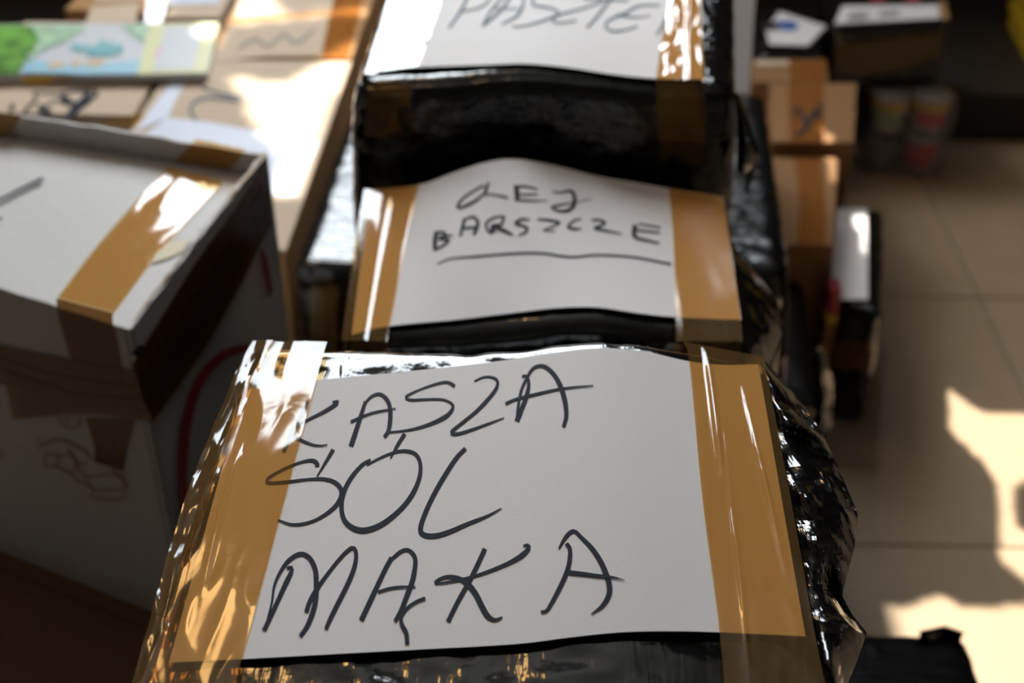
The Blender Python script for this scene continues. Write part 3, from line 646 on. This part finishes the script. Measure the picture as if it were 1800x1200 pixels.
letter('teal_lettering', [([(125, 80), (135, 75), (140, 82), (150, 76), (155, 84), (165, 78), (170, 86), (180, 70), (186, 86), (195, 72), (200, 86), (212, 76), (210, 88)], [7, 8, 8]), ([(155, 90), (205, 88)], [5, 5])], zs(.002), M_teal, p4)
letter('orange_lettering', [([(85, 107), (112, 106)], [8, 8]), ([(125, 105), (142, 104)], [8, 8]), ([(152, 104), (182, 102)], [9, 9])], zs(.002), M_orange, p4)
letter('pink_lettering', [([(272, 96), (280, 82), (286, 74)], [6, 5])], zs(.0026), M_pink, p4)
ff = onplane((*q4[0], 0), hn(np.array((*q4[0], 0)), np.array((*q4[1], 0))), .0045)
poly('yellow_side_print', [(40, 136), (92, 135), (92, 144), (40, 146)], ff, M_ylab, p4); poly('red_side_print', [(93, 135), (125, 134), (125, 141), (93, 143)], ff, M_orange, p4)
p5 = carton('small_carton', 'small carton with a paper sheet behind the printed pack', [(-.755, 1.93), (-.60, 1.925), (-.60, 2.20), (-.745, 2.20)], 0, .45, M_card, True, GL)
patch('paper_sheet', [(160, 12), (245, 4)], [(150, 42), (240, 40)], zpl(.45, .001), M_card_pale, p5, 5, 5)
patch('paper_sheet', [(170, -25), (250, -25)], [(166, 4), (248, -2)], zpl(.45, .001), M_card_pale, p5, 5, 5)
p6 = carton('film_covered_carton', 'carton under glossy white film between printed pack and taped carton', [(-.592, 1.905), (-.508, 1.905), (-.515, 2.25), (-.59, 2.25)], 0, .45, M_card_pale, False, GL)
patch('film_cover', [(262, -30), (258, 0), (254, 44)], [(300, -30), (294, 0), (284, 44)], zpl(.45, .001), M_wprint, p6, 8, 8)
patch('film_cover', [(300, -30), (380, -30)], [(296, 8), (388, 6)], zpl(.45, .001), M_wprint, p6, 8, 8)

# ================================================================== right side
wb = thing('white_box', 'white box with a slanted front behind the right edge of the PASZTET parcel', 'box')
sl = np.array((0, -0.17, 0.20)); P0 = (0, 1.672, .44)
r0, r1 = WP(1317, 165, P0, sl), WP(1327, 0, P0, sl); r2 = r0+(r1-r0)*1.25
xl = .06
pv = [(xl, r0[1], 0), (r0[0], r0[1], 0), (r2[0], r2[1]+.02, 0), (xl, r2[1]+.02, 0), (xl, r0[1], r0[2]), tuple(r0), tuple(r2), (xl, r2[1], r2[2]), (r2[0], r2[1]+.02, r2[2]), (xl, r2[1]+.02, r2[2])]
mesh('body', pv, [(0, 1, 5, 4), (1, 2, 8, 6, 5), (2, 3, 9, 8), (3, 0, 4, 7, 9), (6, 8, 9, 7), (3, 2, 1, 0)], M_paper, wb, False)
mesh('front_flap', [np.array(p)+sl*.006 for p in (pv[4], pv[5], pv[6], pv[7])], [(0, 1, 2, 3)], M_paper, wb, False)
GR = 'cartons on the right by the floor'
c2 = carton('taped_carton', 'brown carton with a shiny tape strip, left of the small white-topped parcel', [(.31, 1.574), W(1464, 432, .26)[:2], W(1474, 274, .26)[:2], (.335, 1.842)], 0, .26, M_kraft, False, GR)
patch('tape', [(1395, 276), (1405, 350), (1400, 432)], [(1440, 276), (1450, 350), (1452, 432)], zpl(.26, .001), M_tape, c2, 16, 8, lambda u, t: .0008*ridge(u*3, t*3, 9))
c1 = carton('marked_carton', 'brown carton with dark ink marks on its tape, beside the snack cups', [(.345, 1.853), W(1501, 250, .28)[:2], W(1506, 146, .28)[:2], (.37, 2.075)], 0, .28, M_kraft, False, GR)
patch('tape', [(1385, 148), (1388, 250)], [(1448, 148), (1446, 250)], zpl(.28, .001), M_tape, c1, 10, 8, lambda u, t: .0008*ridge(u*3, t*3, 4))
letter('pen_mark', [([(1400, 186), (1412, 206), (1420, 222)], [6, 7]), ([(1436, 190), (1424, 206), (1416, 226), (1396, 236)], [6, 6, 5]), ([(1426, 206), (1440, 202), (1444, 188), (1434, 186)], [4, 4]), ([(1394, 190), (1394, 206)], [4, 4])], zpl(.28, .003), M_ink, c1)
c0 = carton('flap_carton', 'amber carton with a lit top edge painted paler behind the ink-marked carton', [W(1322, 144, .275)[:2], W(1456, 144, .275)[:2], W(1452, 104, .275)[:2], W(1322, 104, .275)[:2]], 0, .275, M_kraft, False, GR)
patch('tape', [(1386, 106), (1390, 143)], [(1450, 106), (1452, 143)], zpl(.275, .001), M_tape, c0, 8, 6, lambda u, t: .0008*ridge(u*3, t*3, 6))
poly('painted_lit_edge', [(1328, 106), (1388, 106), (1388, 114), (1328, 115)], zpl(.275, .001), M_card_pale, c0)  # sunlit edge painted on as a paler card strip
k0 = thing('labelled_parcel', 'black plastic parcel with a white and blue label, top right of the stacks', 'parcel')
wrapped('film_wrapping', [W(1335, 99, .27)[:2], W(1448, 97, .27)[:2], W(1440, 20, .27)[:2], W(1340, 12, .27)[:2]], 0, .27, k0, M_film, None, 24, .012, .004, 51, .004)
sh = poly('paper_label', [(1346, 52), (1370, 20), (1452, 46), (1420, 80), (1352, 78)], zpl(.27, .004), M_paper, k0)
poly('blue_print', [(1362, 38), (1392, 36), (1404, 44), (1398, 54), (1372, 52)], zpl(.27, .0048), M_blue, sh)
poly('dark_print', [(1340, 42), (1364, 38), (1370, 52), (1342, 54)], zpl(.27, .0048), M_dark, sh)
k2 = thing('banded_parcel', 'black parcel banded with brown tape, white sheet on top, above the snack cups', 'parcel')
a, b = W(1466, 46, .29)[:2], W(1660, 38, .29)[:2]
qk = [a, b, b+np.array((.01, .19)), a+np.array((.01, .19))]
wrapped('film_wrapping', qk, .168, .29, k2, M_film, None, 24, .008, .003, 61, .003)
fk = onplane((*a, 0), hn(np.array((*a, 0)), np.array((*b, 0))), .008)
patch('tape', [(1466, 82), (1560, 70), (1658, 58)], [(1468, 130), (1560, 126), (1655, 98)], fk, M_tape, k2, 20, 8, lambda u, t: .002*ridge(u*4, t*3, 4.4))
sh = poly('paper_sheet', [(1467, 42), (1652, 32), (1650, 8), (1480, 10)], zpl(.29, .004), M_paper, k2)
poly('grey_print', [(1490, 36), (1525, 34), (1525, 22), (1494, 23)], zpl(.29, .0046), M_text, sh); poly('grey_print', [(1545, 30), (1580, 28), (1580, 18), (1548, 20)], zpl(.29, .0046), M_text, sh)
poly('cardboard_edge', [(1653, 34), (1668, 34), (1662, 2), (1651, 2)], zpl(.29, .004), M_card, k2)
for xx in (1530, 1592): poly('red_print', [(xx, 3), (xx+26, 2), (xx+26, -14), (xx, -14)], zpl(.29, .0048), M_red, sh)

def lathe(name, prof, cx, cy, mat, parent, n=24):
    v = [(cx+r*math.cos(2*math.pi*i/n), cy+r*math.sin(2*math.pi*i/n), z) for r, z in prof for i in range(n)]; f = []
    for k in range(len(prof)-1):
        for i in range(n): f.append((k*n+i, k*n+(i+1) % n, (k+1)*n+(i+1) % n, (k+1)*n+i))
    return mesh(name, v, f, mat, parent)
def snack_pack(label, x0, y0, z0, cols):
    g = thing('snack_cup_pack', label, 'pack', 'shrink-wrapped packs of snack cups'); k = 0
    for ix in range(2):
        for iy in range(2):
            cx, cy = x0+.039+ix*.077, y0+.039+iy*.077; body, l1, l2 = cols[k % len(cols)]; k += 1
            c = lathe('cup', [(0, z0+.003), (.026, z0+.003), (.035, z0+.072), (.037, z0+.073), (.037, z0+.076), (.0, z0+.0765)], cx, cy, body, g)
            lathe('upper_label', [(.0326, z0+.050), (.0350, z0+.068)], cx, cy, l1, c); lathe('lower_label', [(.0282, z0+.016), (.0324, z0+.0495)], cx, cy, l2, c)
    w = prism('shrink_wrap', [(x0-.002, y0-.002), (x0+.158, y0-.002), (x0+.158, y0+.158), (x0-.002, y0+.158)], z0+.001, z0+.080, M_clear, g, .012)
    return g
px0 = W(1508, 302, 0); xs = px0[0]
snack_pack('upper clear-wrapped pack of cups with yellow and dark red labels', xs+.004, 2.272, .084, [(M_cupw, M_ylab, M_glab), (M_cup, M_ylab, M_rlab), (M_cupw, M_ylab, M_rlab), (M_cup, M_ylab, M_rlab)])
snack_pack('lower clear-wrapped pack of cups with red and grey labels on the floor', xs, 2.272, .0, [(M_cup, M_cup, M_cup), (M_cup, M_cup, M_cup), (M_cupw, M_rlab, M_rlab), (M_cup, M_cupw, M_cup)])

w0 = thing('small_parcel', 'small black film-wrapped parcel with a white sheet on the floor, right edge', 'parcel', 'black film-wrapped parcels')
qw = [W(1476, 530, .2)[:2]+np.array((.012, 0)), W(1552, 545, .2)[:2], W(1550, 362, .2)[:2], W(1490, 364, .2)[:2]]
wrapped('film_wrapping', qw, 0, .2, w0, M_film_soft, lambda x, y: .196, 30, .012, .004, 71, .004)
sh = patch('paper_sheet', [(1464, 366), (1524, 366)], [(1462, 526), (1526, 526)], zpl(.2, .001), M_paper, w0, 8, 8)
a = np.array((*qw[0], 0)); b = np.array((*qw[1], 0)); fw_ = onplane(a, hn(a, b), .009)
patch('tape', [(1466, 596), (1532, 602)], [(1466, 650), (1526, 652)], fw_, M_tape, w0, 10, 6, lambda u, t: .002*ridge(u*4, t*3, 2.4))
rb = thing('red_package', 'small red package wedged between brown carton and white-topped parcel', 'pack')
a = W(1452, 482, .2); box('body', a[0]-.006, a[0]+.010, 1.53, 1.565, 0, .160, M_kraft, rb, .003); box('red_end', a[0]-.006, a[0]+.010, 1.53, 1.565, .172, .215, M_red, rb, .003); box('yellow_strip', a[0]-.006, a[0]+.010, 1.53, 1.565, .160, .172, M_ylab, rb, .002)

yc = thing('yellow_crate', 'yellow plastic crate cut by the upper right edge', 'crate')
a, b = W(1769, 46, .10), W(1830, 160, .10); d = b-a; n = np.array((-d[1], d[0], 0)); n = n if n[0] > 0 else -n; n = n/np.linalg.norm(n)*.16
prism('body', [a, b, b+n, a+n], .10, .30, M_yellow, yc, .004)
for k in range(2): prism('rim', [a-d*.02-n*.03, b-n*.03, b+n*1.03, a-d*.02+n*1.03], .14+.12*k, .155+.12*k, M_yellow, yc, .002)
